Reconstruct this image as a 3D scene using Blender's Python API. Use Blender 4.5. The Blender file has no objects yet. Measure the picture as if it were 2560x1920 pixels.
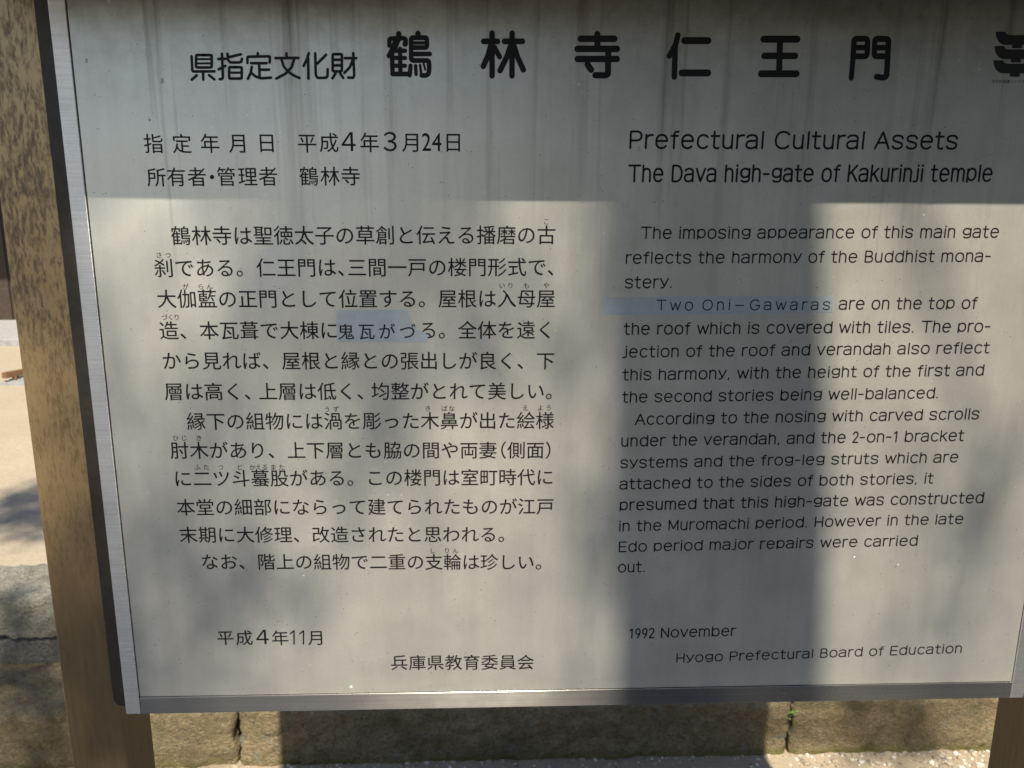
import bpy, bmesh, math, random
import numpy as np
from mathutils import Vector, Matrix, noise

random.seed(7)
SC = bpy.context.scene
COL = SC.collection
RAD = math.radians

# ---------------------------------------------------------------- camera
# X right along the board, Y up, Z out of the board; world = (X, -Z, Y + G)
G = 1.03
F_PX = 2071.0


def rot3(p, y, r):
    p, y, r = map(math.radians, (p, y, r))
    rx = np.array([[1, 0, 0], [0, math.cos(p), -math.sin(p)], [0, math.sin(p), math.cos(p)]])
    ry = np.array([[math.cos(y), 0, math.sin(y)], [0, 1, 0], [-math.sin(y), 0, math.cos(y)]])
    rz = np.array([[math.cos(r), -math.sin(r), 0], [math.sin(r), math.cos(r), 0], [0, 0, 1]])
    return ry @ rx @ rz


CR = rot3(-12.98641, -2.41146, 0.39691)
CC = np.array([0.463499, 0.675181, 1.027093])


def board_pt(px, py):
    """Where a measured spot of the print lies on the board's face (metres)."""
    d = CR @ np.array([(px - 1280) / F_PX, -(py - 960) / F_PX, -1.0])
    s = -CC[2] / d[2]
    return CC[0] + d[0] * s, CC[1] + d[1] * s


cam_d = bpy.data.cameras.new("camera")
cam_d.sensor_width = 36.0
cam_d.lens = 36.0 * F_PX / 2560.0
cam_d.clip_start = 0.02
cam_d.clip_end = 600.0
cam_d.dof.use_dof = True
cam_d.dof.focus_distance = 1.05
cam_d.dof.aperture_fstop = 11.0
cam = bpy.data.objects.new("camera", cam_d)
COL.objects.link(cam)
B = np.array([[1, 0, 0], [0, 0, -1], [0, 1, 0]])
M = B @ CR
loc = B @ CC + np.array([0, 0, G])
mw = Matrix.Identity(4)
for i in range(3):
    for j in range(3):
        mw[i][j] = M[i][j]
    mw[i][3] = loc[i]
cam.matrix_world = mw
SC.camera = cam

# ---------------------------------------------------------------- light
SUN_EL, SUN_AZ = 56.5, 0.8          # azimuth measured from the board's normal, + to the right
world = bpy.data.worlds.new("World")
SC.world = world
world.use_nodes = True
wn = world.node_tree.nodes
sky = wn.new("ShaderNodeTexSky")
sky.sky_type = 'NISHITA'
sky.sun_disc = False
sky.sun_elevation = RAD(SUN_EL)
sky.sun_rotation = RAD(180.0 - SUN_AZ)
sky.air_density = 1.0
sky.dust_density = 0.9
sky.ozone_density = 1.3
wn["Background"].inputs["Strength"].default_value = 0.08
world.node_tree.links.new(sky.outputs[0], wn["Background"].inputs[0])

sun_dir = Vector((math.sin(RAD(SUN_AZ)) * math.cos(RAD(SUN_EL)), -math.cos(RAD(SUN_AZ)) * math.cos(RAD(SUN_EL)), math.sin(RAD(SUN_EL))))
sd = bpy.data.lights.new("sun", 'SUN')
sd.energy = 5.0
sd.angle = RAD(0.53)
sd.color = (1.0, 0.89, 0.71)
sun = bpy.data.objects.new("sun", sd)
COL.objects.link(sun)
sun.rotation_euler = (-sun_dir).to_track_quat('-Z', 'Y').to_euler()

SC.cycles.max_bounces = 6
SC.cycles.diffuse_bounces = 3
SC.cycles.glossy_bounces = 3
SC.view_settings.view_transform = 'Standard'
SC.view_settings.look = 'None'
SC.view_settings.exposure = 0.85
SC.view_settings.gamma = 1.0
SC.view_settings.use_curve_mapping = False


# ---------------------------------------------------------------- helpers
class MB:
    def __init__(self):
        self.v, self.f = [], []

    def add(self, vs, fs):
        o = len(self.v)
        self.v += [tuple(a) for a in vs]
        self.f += [tuple(i + o for i in q) for q in fs]

    def box(self, x0, x1, y0, y1, z0, z1):
        self.add([(x0, y0, z0), (x1, y0, z0), (x1, y1, z0), (x0, y1, z0), (x0, y0, z1), (x1, y0, z1), (x1, y1, z1), (x0, y1, z1)],
                 [(0, 3, 2, 1), (4, 5, 6, 7), (0, 1, 5, 4), (1, 2, 6, 5), (2, 3, 7, 6), (3, 0, 4, 7)])

    def build(self, name, mat, parent=None, smooth=False, bevel=0.0, seg=2):
        me = bpy.data.meshes.new(name)
        me.from_pydata(self.v, [], self.f)
        me.update()
        if bevel:
            bm = bmesh.new()
            bm.from_mesh(me)
            bmesh.ops.bevel(bm, geom=list(bm.edges), offset=bevel, segments=seg, affect='EDGES', profile=0.5)
            bm.to_mesh(me)
            bm.free()
        if smooth:
            me.polygons.foreach_set("use_smooth", [True] * len(me.polygons))
        o = bpy.data.objects.new(name, me)
        COL.objects.link(o)
        if mat:
            me.materials.append(mat)
        if parent:
            o.parent = parent
        return o


def tube(mb, pts, radii, n=10):
    rings = []
    for i, p in enumerate(pts):
        p = Vector(p)
        a = Vector(pts[max(i - 1, 0)])
        b = Vector(pts[min(i + 1, len(pts) - 1)])
        t = (b - a).normalized()
        u = t.cross(Vector((0, 0, 1)) if abs(t.z) < 0.9 else Vector((1, 0, 0))).normalized()
        w = t.cross(u)
        rings.append([p + (u * math.cos(2 * math.pi * k / n) + w * math.sin(2 * math.pi * k / n)) * radii[i] for k in range(n)])
    vs = [q for r in rings for q in r]
    fs = []
    for i in range(len(pts) - 1):
        for k in range(n):
            fs.append((i * n + k, i * n + (k + 1) % n, (i + 1) * n + (k + 1) % n, (i + 1) * n + k))
    fs.append(tuple(range(n))[::-1])
    fs.append(tuple((len(pts) - 1) * n + k for k in range(n)))
    mb.add(vs, fs)


def empty(name, loc=(0, 0, 0)):
    o = bpy.data.objects.new(name, None)
    o.location = loc
    COL.objects.link(o)
    return o


def tag(o, label=None, cat=None, group=None, kind=None):
    if label: o["label"] = label
    if cat: o["category"] = cat
    if group: o["group"] = group
    if kind: o["kind"] = kind
    return o


# ---------------------------------------------------------------- materials
class NT:
    """tiny node-tree helper"""

    def __init__(self, name):
        self.m = bpy.data.materials.new(name)
        self.m.use_nodes = True
        self.t = self.m.node_tree
        self.b = self.t.nodes["Principled BSDF"]
        self.co = self.t.nodes.new("ShaderNodeTexCoord")

    def n(self, typ, **kw):
        x = self.t.nodes.new(typ)
        for k, v in kw.items():
            setattr(x, k, v)
        return x

    def link(self, a, b):
        self.t.links.new(a, b)

    def mapping(self, scale=(1, 1, 1), loc=(0, 0, 0), rot=(0, 0, 0)):
        m = self.n("ShaderNodeMapping")
        m.inputs["Scale"].default_value = scale
        m.inputs["Location"].default_value = loc
        m.inputs["Rotation"].default_value = rot
        self.link(self.co.outputs["Object"], m.inputs["Vector"])
        return m.outputs[0]

    def noise(self, scale, detail=4, rough=0.55, vec=None, dist=0.0):
        x = self.n("ShaderNodeTexNoise")
        x.inputs["Scale"].default_value = scale
        x.inputs["Detail"].default_value = detail
        x.inputs["Roughness"].default_value = rough
        x.inputs["Distortion"].default_value = dist
        self.link(vec if vec is not None else self.co.outputs["Object"], x.inputs["Vector"])
        return x.outputs["Fac"]

    def ramp(self, fac, stops, interp='LINEAR'):
        r = self.n("ShaderNodeValToRGB")
        r.color_ramp.interpolation = interp
        e = r.color_ramp.elements
        while len(e) < len(stops):
            e.new(0.5)
        for q, (p, c) in zip(e, stops):
            q.position = p
            q.color = tuple(c) + (1,) if len(c) == 3 else c
        self.link(fac, r.inputs[0])
        return r.outputs[0]

    def val(self, fac, a, b, lo=0.0, hi=1.0):
        r = self.n("ShaderNodeMapRange")
        r.inputs[1].default_value = a
        r.inputs[2].default_value = b
        r.inputs[3].default_value = lo
        r.inputs[4].default_value = hi
        self.link(fac, r.inputs[0])
        return r.outputs[0]

    def mix(self, fac, a, b, blend='MIX'):
        x = self.n("ShaderNodeMix", data_type='RGBA', blend_type=blend)
        for sock, v in ((x.inputs[0], fac), (x.inputs[6], a), (x.inputs[7], b)):
            if isinstance(v, (int, float)):
                sock.default_value = v
            elif isinstance(v, (tuple, list)):
                sock.default_value = tuple(v) + (1,) if len(v) == 3 else v
            else:
                self.link(v, sock)
        return x.outputs[2]

    def math(self, op, a, b=0.0):
        x = self.n("ShaderNodeMath", operation=op)
        for sock, v in ((x.inputs[0], a), (x.inputs[1], b)):
            if isinstance(v, (int, float)):
                sock.default_value = v
            else:
                self.link(v, sock)
        return x.outputs[0]

    def bump(self, h, strength=0.3, dist=0.01):
        b = self.n("ShaderNodeBump")
        b.inputs["Strength"].default_value = strength
        b.inputs["Distance"].default_value = dist
        self.link(h, b.inputs["Height"])
        self.link(b.outputs[0], self.b.inputs["Normal"])

    def set(self, **kw):
        names = dict(color="Base Color", rough="Roughness", metal="Metallic", spec="Specular IOR Level", coat="Coat Weight", coat_rough="Coat Roughness",
                     aniso="Anisotropic", aniso_rot="Anisotropic Rotation", tangent="Tangent")
        for k, v in kw.items():
            s = self.b.inputs[names[k]]
            if isinstance(v, (int, float)):
                s.default_value = v
            elif isinstance(v, (tuple, list)):
                s.default_value = tuple(v) + (1,)
            else:
                self.link(v, s)
        return self


def mat_panel():
    t = NT("weathered_coated_metal")
    n1 = t.noise(9, 5, 0.6)
    n2 = t.noise(260, 3, 0.6)
    c = t.ramp(n1, [(0.3, (0.57, 0.575, 0.545)), (0.7, (0.68, 0.675, 0.635))])
    c = t.mix(t.val(n2, 0.35, 0.65, 0.0, 0.16), c, (0.42, 0.42, 0.40))
    sep = t.n("ShaderNodeSeparateXYZ")
    t.link(t.co.outputs["Object"], sep.inputs[0])
    z = sep.outputs[2]
    # rain streaks running down from the top edge
    s1 = t.noise(1.0, 3, 0.7, t.mapping((34, 1, 0.9)))
    s2 = t.noise(1.0, 4, 0.65, t.mapping((90, 1, 3.5), loc=(3, 0, 1)))
    fall = t.val(z, G + 0.50, G + 0.90, 0.0, 1.0)
    st = t.math('MULTIPLY', t.val(s1, 0.53, 0.68), fall)
    st = t.math('MULTIPLY', st, t.val(s2, 0.35, 0.65, 0.15, 1.0))
    c = t.mix(t.math('MULTIPLY', st, 0.95), c, (0.13, 0.115, 0.085))
    # faint wash marks over the whole face
    w1 = t.noise(1.0, 4, 0.65, t.mapping((26, 1, 2.2), loc=(7, 0, 3)))
    c = t.mix(t.val(w1, 0.45, 0.72, 0.0, 0.22), c, (0.36, 0.355, 0.325))
    b1 = t.noise(30, 5, 0.7, t.mapping((1, 1, 0.6), loc=(1, 0, 9)))
    c = t.mix(t.val(b1, 0.52, 0.70, 0.0, 0.20), c, (0.40, 0.39, 0.35))
    # grime under the top edge, with the roof's shade and brown reflection painted in
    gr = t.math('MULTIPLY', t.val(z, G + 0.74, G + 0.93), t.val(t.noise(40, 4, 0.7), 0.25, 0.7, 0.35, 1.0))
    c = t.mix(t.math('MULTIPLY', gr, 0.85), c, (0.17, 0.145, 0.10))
    # fine dark specks and a few pale flecks
    v = t.n("ShaderNodeTexVoronoi")
    v.inputs["Scale"].default_value = 190
    t.link(t.co.outputs["Object"], v.inputs["Vector"])
    speck = t.math('MULTIPLY', t.math('LESS_THAN', v.outputs["Distance"], 0.13), t.math('GREATER_THAN', t.noise(55, 2), 0.60))
    c = t.mix(t.math('MULTIPLY', speck, 0.8), c, (0.10, 0.09, 0.08))
    v2 = t.n("ShaderNodeTexVoronoi")
    v2.inputs["Scale"].default_value = 75
    t.link(t.mapping((1, 1, 1), (5, 1, 2)), v2.inputs["Vector"])
    fl = t.math('MULTIPLY', t.math('LESS_THAN', v2.outputs["Distance"], 0.10), t.math('GREATER_THAN', t.noise(16, 2), 0.62))
    c = t.mix(t.math('MULTIPLY', fl, 0.7), c, (0.75, 0.74, 0.68))
    # pale lime line along the bottom edge
    lime = t.math('MULTIPLY', t.val(z, G + 0.032, G + 0.004), t.val(t.noise(1.0, 4, 0.6, t.mapping((14, 1, 60))), 0.38, 0.6))
    c = t.mix(t.math('MULTIPLY', lime, 0.55), c, (0.68, 0.66, 0.60))
    t.set(color=c, metal=0.62, spec=0.5)
    t.set(rough=t.val(n1, 0.3, 0.7, 0.28, 0.40))
    t.bump(n2, 0.06, 0.001)
    return t.m


def mat_brushed(along):
    t = NT("brushed_stainless_steel_" + along)
    sc = (2, 400, 400) if along == 'x' else (300, 300, 300)
    n = t.noise(1.0, 3, 0.6, t.mapping((3, 700, 700) if along == 'x' else (12, 700, 700)))
    m = t.noise(14, 4, 0.6)
    k = 0.40 if along == 'x' else 1.0  # bars along x darkened to paint in the shaded ground they reflect
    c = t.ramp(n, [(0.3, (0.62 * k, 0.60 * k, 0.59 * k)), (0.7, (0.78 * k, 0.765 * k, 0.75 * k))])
    c = t.mix(t.val(m, 0.55, 0.8, 0, 0.4), c, (0.34, 0.30, 0.25))
    t.set(color=c, metal=0.85)
    t.set(rough=t.val(m, 0.3, 0.7, 0.25, 0.30))
    tg = t.n("ShaderNodeCombineXYZ")
    tg.inputs[2].default_value = 1.0
    t.set(aniso=1.0, tangent=tg.outputs[0])
    t.bump(n, 0.03, 0.0004)
    return t.m


def mat_post():
    t = NT("weathered_bronze_coating")
    v = t.mapping((1, 1, 0.30))
    n1 = t.noise(215, 5, 0.72, v, 0.2)
    n2 = t.noise(26, 3, 0.5, v)
    mo = t.math('ADD', n1, t.math('MULTIPLY', t.math('SUBTRACT', n2, 0.5), 0.30))
    msk = t.val(mo, 0.37, 0.56)
    sep = t.n("ShaderNodeSeparateXYZ")
    t.link(t.co.outputs["Object"], sep.inputs[0])
    # chalking fades towards the foot of the post
    fade = t.val(sep.outputs[2], G + 0.12, G + 0.34, 0.12, 1.0)
    msk = t.math('MULTIPLY', msk, fade)
    fine = t.noise(1.0, 3, 0.6, t.mapping((180, 180, 12)))
    dark = t.ramp(fine, [(0.3, (0.155, 0.098, 0.045)), (0.7, (0.195, 0.126, 0.06))])
    c = t.mix(msk, dark, (0.37, 0.262, 0.14))
    t.set(color=c, spec=0.6, metal=t.val(msk, 0, 1, 0.2, 0.65))
    t.set(rough=t.val(msk, 0, 1, 0.46, 0.33))
    t.bump(mo, 0.12, 0.001)
    return t.m


def plain(name, col, rough=0.6, metal=0.0, nscale=60, var=0.25, bump=0.1):
    t = NT(name)
    n = t.noise(nscale, 4, 0.6)
    lo = tuple(x * (1 - var) for x in col)
    hi = tuple(min(1, x * (1 + var)) for x in col)
    t.set(color=t.ramp(n, [(0.3, lo), (0.7, hi)]), rough=rough, metal=metal)
    if bump:
        t.bump(n, bump, 0.004)
    return t.m


def mat_stone(name, a, b, lichen=0.5, foot=False):
    t = NT(name)
    n1 = t.noise(5, 5, 0.6)
    n2 = t.noise(64, 6, 0.74, t.mapping((1, 1, 1.25), rot=(0, 0.5, 0)), 0.25)
    n3 = t.noise(150, 3, 0.6)
    c = t.ramp(n1, [(0.3, a), (0.7, b)])
    c = t.mix(t.val(n2, 0.47, 0.62, 0, 0.55), c, tuple(x * 0.45 for x in a))
    c = t.mix(t.val(n3, 0.5, 0.7, 0, 0.35), c, tuple(min(1, x * 1.7) for x in b))
    moss = t.math('MULTIPLY', t.val(t.noise(7, 4, 0.7, t.mapping((1, 1, 1), (4, 2, 1))), 0.48, 0.66), lichen)
    c = t.mix(moss, c, (0.085, 0.09, 0.035))
    spots = t.math('MULTIPLY', t.val(t.noise(26, 3, 0.5, t.mapping((1, 1, 1), (9, 2, 7))), 0.63, 0.68), 0.5)
    c = t.mix(spots, c, (0.26, 0.29, 0.26))
    if foot:                       # moss growing along the foot of the course
        sep = t.n("ShaderNodeSeparateXYZ")
        t.link(t.co.outputs["Object"], sep.inputs[0])
        mf = t.math('MULTIPLY', t.val(sep.outputs[2], 0.030, 0.008), t.val(t.noise(18, 4, 0.7), 0.40, 0.55))
        c = t.mix(t.math('MULTIPLY', mf, 0.8), c, (0.20, 0.19, 0.05))
    t.set(color=c, rough=0.9, spec=0.3)
    h = t.math('ADD', t.math('MULTIPLY', n2, 1.0), t.math('MULTIPLY', n3, 0.35))
    t.bump(h, 1.0, 0.035)
    return t.m


def mat_earth(name, a, b, scale=1.0):
    t = NT(name)
    n1 = t.noise(1.3 * scale, 5, 0.6)
    n2 = t.noise(90 * scale, 4, 0.7)
    n3 = t.noise(400 * scale, 2, 0.6)
    c = t.ramp(n1, [(0.3, a), (0.7, b)])
    c = t.mix(t.val(n2, 0.45, 0.7, 0, 0.4), c, tuple(x * 0.6 for x in a))
    c = t.mix(t.val(n3, 0.55, 0.75, 0, 0.4), c, tuple(min(1, x * 1.4) for x in b))
    t.set(color=c, rough=0.95, spec=0.2)
    t.bump(t.math('ADD', n2, t.math('MULTIPLY', n3, 0.4)), 0.5, 0.006)
    return t.m


M_PANEL = mat_panel()
M_BAR_X_SHADED = mat_brushed('x')
M_BAR_Z = mat_brushed('z')
M_POST = mat_post()
M_DARK = plain("dark_bronze_bracket", (0.036, 0.027, 0.019), 0.55, 0.0, 80, 0.3)
M_GAP = plain("black_sealant", (0.02, 0.018, 0.016), 0.8)
M_PRINT = plain("black_screen_print", (0.010, 0.009, 0.011), 0.5, 0.0, 300, 0.2, 0)
M_PRINT.node_tree.nodes["Principled BSDF"].inputs["Specular IOR Level"].default_value = 0.22
M_PRINT2 = plain("grey_black_small_print", (0.02, 0.019, 0.02), 0.5, 0.0, 300, 0.2, 0)
M_PRINT2.node_tree.nodes["Principled BSDF"].inputs["Specular IOR Level"].default_value = 0.22
M_PATCH = plain("blue_grey_adhesive_film", (0.46, 0.525, 0.59), 0.34, 0.5, 120, 0.06, 0.03)
M_ROOF = plain("brown_sheet_metal", (0.10, 0.065, 0.035), 0.6, 0.0, 30, 0.25)
M_STONE = mat_stone("rough_granite", (0.27, 0.215, 0.125), (0.42, 0.345, 0.215), 0.45, True)
M_STONE2 = mat_stone("pale_rough_granite", (0.31, 0.30, 0.25), (0.47, 0.455, 0.39), 0.4)
M_STONE3 = mat_stone("grey_dressed_granite", (0.19, 0.185, 0.17), (0.25, 0.24, 0.22), 0.25)
M_EARTH = mat_earth("tan_packed_earth", (0.27, 0.225, 0.165), (0.35, 0.295, 0.22))
M_TERR = mat_earth("tan_terrace_sand", (0.29, 0.25, 0.19), (0.36, 0.31, 0.24), 0.6)
M_LEAF = plain("pine_needles", (0.045, 0.075, 0.025), 0.6, 0.0, 3, 0.4, 0)
M_BARK = plain("pine_bark", (0.11, 0.075, 0.05), 0.9, 0.0, 20, 0.5, 0.8)
M_WEED = plain("weed_leaf", (0.09, 0.20, 0.025), 0.5, 0.0, 200, 0.3, 0)
M_WOOD = plain("dark_old_timber", (0.045, 0.030, 0.022), 0.75, 0.0, 30, 0.3)
M_WOOD2 = plain("brown_timber", (0.16, 0.085, 0.035), 0.65, 0.0, 50, 0.25)
M_SLAB = plain("grey_stone_slab", (0.27, 0.28, 0.29), 0.85, 0.0, 25, 0.2)
M_TWIG = plain("reddish_twig", (0.16, 0.05, 0.03), 0.8, 0.0, 80, 0.3)

# ---------------------------------------------------------------- setting: ground and terrace
WALL_Y = 1.20                     # front of the lowest stone course
Z_A, Z_B, Z_C = 0.19, 0.29, 0.433
Y_BC, Y_T = 1.473, 1.70

mb = MB()
mb.add([(-250, -250, 0), (250, -250, 0), (250, 250, 0), (-250, 250, 0)], [(0, 1, 2, 3)])
tag(mb.build("ground", M_EARTH), kind="structure")

mb = MB()  # unseen grey sheet added to keep warm ground bounce off the board
mb.add([(-60, -60, 0.004), (60, -60, 0.004), (60, 0.35, 0.004), (-60, 0.35, 0.004)], [(0, 1, 2, 3)])
tag(mb.build("bounce_sheet", mat_earth("grey_bounce_ground", (0.225, 0.22, 0.205), (0.29, 0.285, 0.27), 1.0)), kind="structure")

mb = MB()
mb.add([(-60, Y_T - 0.04, Z_C - 0.012), (60, Y_T - 0.04, Z_C - 0.012), (60, 60, Z_C - 0.012), (-60, 60, Z_C - 0.012)], [(0, 1, 2, 3)])
tag(mb.build("terrace_ground", M_TERR), kind="structure")


def stone(parent, mat, x0, x1, y0, y1, z0, z1, rough, seed, res=0.03, top_var=0.0):
    """a rough-hewn block with uneven faces and chipped arrises"""
    nx = max(2, int((x1 - x0) / res))
    ny = max(2, int((y1 - y0) / res))
    nz = max(2, int((z1 - z0) / (res * 0.7)))
    idx, vs, fs = {}, [], []

    def vid(i, j, k):
        key = (i, j, k)
        if key not in idx:
            p = Vector((x0 + (x1 - x0) * i / nx, y0 + (y1 - y0) * j / ny, z0 + (z1 - z0) * k / nz))
            n = Vector(((i == nx) - (i == 0), (j == ny) - (j == 0), (k == nz) - (k == 0)))
            q = p * 6 + Vector((seed * 3.1, seed * 1.7, seed))
            d = noise.fractal(q * 1.0, 1.0, 2.0, 5) * rough + noise.fractal(q * 4.5, 0.8, 2.2, 4) * rough * 0.5 + noise.fractal(q * 11.0, 0.7, 2.1, 3) * rough * 0.38
            if abs(n.x) + abs(n.y) + abs(n.z) > 1.5:
                d -= rough * (0.5 + 0.5 * noise.noise(q * 2))
            p2 = p + n.normalized() * d
            idx[key] = len(vs)
            vs.append(p2)
        return idx[key]

    for i in range(nx):
        for k in range(nz):
            fs.append((vid(i, 0, k), vid(i + 1, 0, k), vid(i + 1, 0, k + 1), vid(i, 0, k + 1)))
            fs.append((vid(i, ny, k), vid(i, ny, k + 1), vid(i + 1, ny, k + 1), vid(i + 1, ny, k)))
    for i in range(nx):
        for j in range(ny):
            fs.append((vid(i, j, nz), vid(i + 1, j, nz), vid(i + 1, j + 1, nz), vid(i, j + 1, nz)))
    for j in range(ny):
        for k in range(nz):
            fs.append((vid(0, j, k), vid(0, j, k + 1), vid(0, j + 1, k + 1), vid(0, j + 1, k)))
            fs.append((vid(nx, j, k), vid(nx, j + 1, k), vid(nx, j + 1, k + 1), vid(nx, j, k + 1)))
    m = MB()
    m.add(vs, fs)
    return m.build("stone", mat, parent, smooth=True)


steps = empty("stone_steps", (0, 0, 0))
tag(steps, "stepped rough granite edging of the raised terrace behind the board", "steps")
J1, J2 = -0.268, 1.427
for k, (a, b) in enumerate([(-2.1, J1 - 0.004), (J1 + 0.004, J2 - 0.002), (J2 + 0.002, 3.3), (3.31, 5.2), (-4.0, -2.11)]):
    stone(steps, M_STONE, a, b, WALL_Y, Y_BC + 0.06, -0.12, Z_A, 0.014, 3 + k, 0.015)
for k, (a, b) in enumerate([(-3.6, -1.3), (-1.29, 0.4), (0.41, 2.3), (2.31, 4.6)]):
    stone(steps, M_STONE3, a, b, Y_BC, Y_BC + 0.3, Z_A - 0.03, Z_B, 0.004, 20 + k, 0.03)
for k, (a, b) in enumerate([(-3.9, -1.8), (-1.79, -0.15), (-0.14, 1.6), (1.61, 3.2), (3.21, 4.9)]):
    stone(steps, M_STONE2, a, b, Y_BC - 0.012, Y_T + 0.02, Z_B + 0.004, Z_C, 0.013, 40 + k, 0.016)

# ---------------------------------------------------------------- the notice board
PW, PH = 1.224, 0.915             # printed face
FW, FH = 0.0196, 0.025            # frame bars, side and bottom
board = empty("notice_board", (0.612, 0.0, 0.0))
tag(board, "roofed notice board with grey panel of black Japanese and English text between brown posts", "notice board")
INV = Matrix.Translation((-0.612, 0, 0))


def adopt(o, p=board):
    """child of the board (or of one of its parts) keeping its built world position"""
    o.parent = p
    o.matrix_parent_inverse = p.matrix_world.inverted() if p is not board else INV
    return o


T_PLATE = 0.010
mb = MB()
mb.box(0.0007, PW - 0.0007, 0.0, T_PLATE, G + 0.0007, G + PH)
panel = adopt(mb.build("panel", M_PANEL, bevel=0.0004))
mb = MB()
mb.box(-FW + 0.004, PW + FW - 0.004, 0.0035, T_PLATE + 0.0012, G - FH + 0.004, G + PH + FH - 0.004)
adopt(mb.build("backing", M_GAP))


def bar(name, x0, x1, z0, z1, mat):
    m = MB()
    m.box(x0, x1, -0.0018, T_PLATE + 0.0015, z0, z1)
    o = m.build(name, mat, bevel=0.0010, seg=3)
    return adopt(o)


bar("frame_bar", -FW, 0.0, G - FH, G + PH, M_BAR_Z)
bar("frame_bar", PW, PW + FW, G - FH, G + PH, M_BAR_Z)
bar("frame_bar", 0.0002, PW - 0.0002, G - FH, G, M_BAR_X_SHADED)
bar("frame_bar", 0.0002, PW - 0.0002, G + PH - 0.0005, G + PH + FH, M_BAR_X_SHADED)

P_F, P_B = 0.031, 0.121           # post front and back (world y)
for x0, x1 in ((-0.118, -0.041), (1.295, 1.372)):
    mb = MB()
    mb.box(x0, x1, P_F, P_B, -0.3, G + PH + 0.008)
    adopt(mb.build("post", M_POST, bevel=0.0022, seg=3))

# dark bronze tray that carries the steel face, a little wider than it, with rounded lower corners
TX0, TX1, TB, TT = -0.0415, PW + 0.0415, G - 0.0215, G + PH + 0.018
R_ = 0.012
prof = [(TX0, TT)] + [(TX0 + R_ - R_ * math.cos(a), TB + R_ - R_ * math.sin(a)) for a in [math.pi / 2 * k / 5 for k in range(6)]]
prof += [(TX1 - R_ + R_ * math.sin(a), TB + R_ - R_ * math.cos(a)) for a in [math.pi / 2 * k / 5 for k in range(6)]] + [(TX1, TT)]
n = len(prof)
mb = MB()
mb.add([(x, 0.0125, z) for x, z in prof] + [(x, 0.0302, z) for x, z in prof],
       [tuple(range(n)), tuple(range(n, 2 * n))[::-1]] + [(i, i + n, (i + 1) % n + n, (i + 1) % n) for i in range(n)])
adopt(mb.build("back_tray", M_DARK))

# little pitched roof over the board (above the picture, it throws the straight shadow)
EAVE_Y, EAVE_Z, RIDGE_Z = -0.150, 1.940, 2.008
RX0, RX1 = -0.122, 1.311
mb = MB()
th = 0.018
prof = [(EAVE_Y, EAVE_Z), (0.0, RIDGE_Z), (-EAVE_Y, EAVE_Z), (-EAVE_Y, EAVE_Z - th), (0.0, RIDGE_Z - th), (EAVE_Y, EAVE_Z - th)]
# soffit stays above the board's top bar because the posts carry it on a ridge beam
mb.add([(RX0, y, z + 0.0) for y, z in prof] + [(RX1, y, z) for y, z in prof],
       [(0, 1, 4, 5), (1, 2, 3, 4), (11, 10, 7, 6), (10, 9, 8, 7), (6, 7, 1, 0), (7, 8, 2, 1), (8, 9, 3, 2), (9, 10, 4, 3), (10, 11, 5, 4), (11, 6, 0, 5)])
roof = adopt(mb.build("roof", M_ROOF))

# ---------------------------------------------------------------- lettering
# Every line of print is a thin mesh lying on the panel: CJK outlines come from Blender's own
# built-in font, the rounded headings and the Latin alphabet are drawn here stroke by stroke.
PRINT_Y = -0.00012
_g = {}
_fc = bpy.data.curves.new("font_probe", 'FONT')
_fc.size = 1.0
_fc.resolution_u = 3
_fo = bpy.data.objects.new("font_probe", _fc)
COL.objects.link(_fo)


def glyph(ch):
    if ch not in _g:
        _fc.body = ch
        bpy.context.view_layer.update()
        dg = bpy.context.evaluated_depsgraph_get()
        ev = _fo.evaluated_get(dg)
        me = ev.to_mesh()
        _g[ch] = ([(v.co.x, v.co.y) for v in me.vertices], [tuple(p.vertices) for p in me.polygons])
        ev.to_mesh_clear()
    return _g[ch]


def put(mb, ch, cx, base, em, sx=1.0, y=PRINT_Y, half=False):
    """one glyph: cell centre cx and baseline in board coordinates"""
    vs, fs = glyph(ch)
    w = 0.5 if half else 1.0
    for k, (ox, oz) in enumerate(((-0.007, -0.006), (0.007, 0.006))):      # two passes of ink: a slightly fuller weight
        mb.add([(cx + (a - w / 2 + ox) * em * sx, y - k * 3e-6, G + base + (b + oz) * em) for a, b in vs], fs)


def finish(mb, mat=None, label=None):
    o = mb.build("text_line", mat or M_PRINT)
    adopt(o, board)
    o.parent = panel
    o.matrix_parent_inverse = Matrix.Identity(4)
    if label:
        o["label"] = label
    return o


KB = 0.078       # kanji foot below the baseline, in em


def jline(chars, xa, xb, ya, yb, last=None, skip="", em_k=1.0, mat=None, keep=0):
    """evenly spaced line. chars: list of (glyph, cell index); xa/xb: centres of first cell and of cell `last`; ya/yb: kanji feet"""
    p0, p1 = board_pt(xa, ya), board_pt(xb, yb)
    last = chars[-1][1] if last is None else last
    pitch = (p1[0] - p0[0]) / last
    em = pitch * em_k
    mb = MB()
    for ch, k in chars:
        if ch in skip and k > keep:
            if mb.v:
                finish(mb, mat)
                mb = MB()
            continue
        f = k / last
        cx = p0[0] + (p1[0] - p0[0]) * f
        foot = p0[1] + (p1[1] - p0[1]) * f
        put(mb, ch, cx, foot + KB * em, em)
    return finish(mb, mat)


def cells(s, adv=None):
    """string -> [(glyph, index)]; adv maps a position to a narrower advance"""
    out, x = [], 0.0
    for i, ch in enumerate(s):
        out.append((ch, x))
        x += (adv or {}).get(i, 1.0)
    return out


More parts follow.
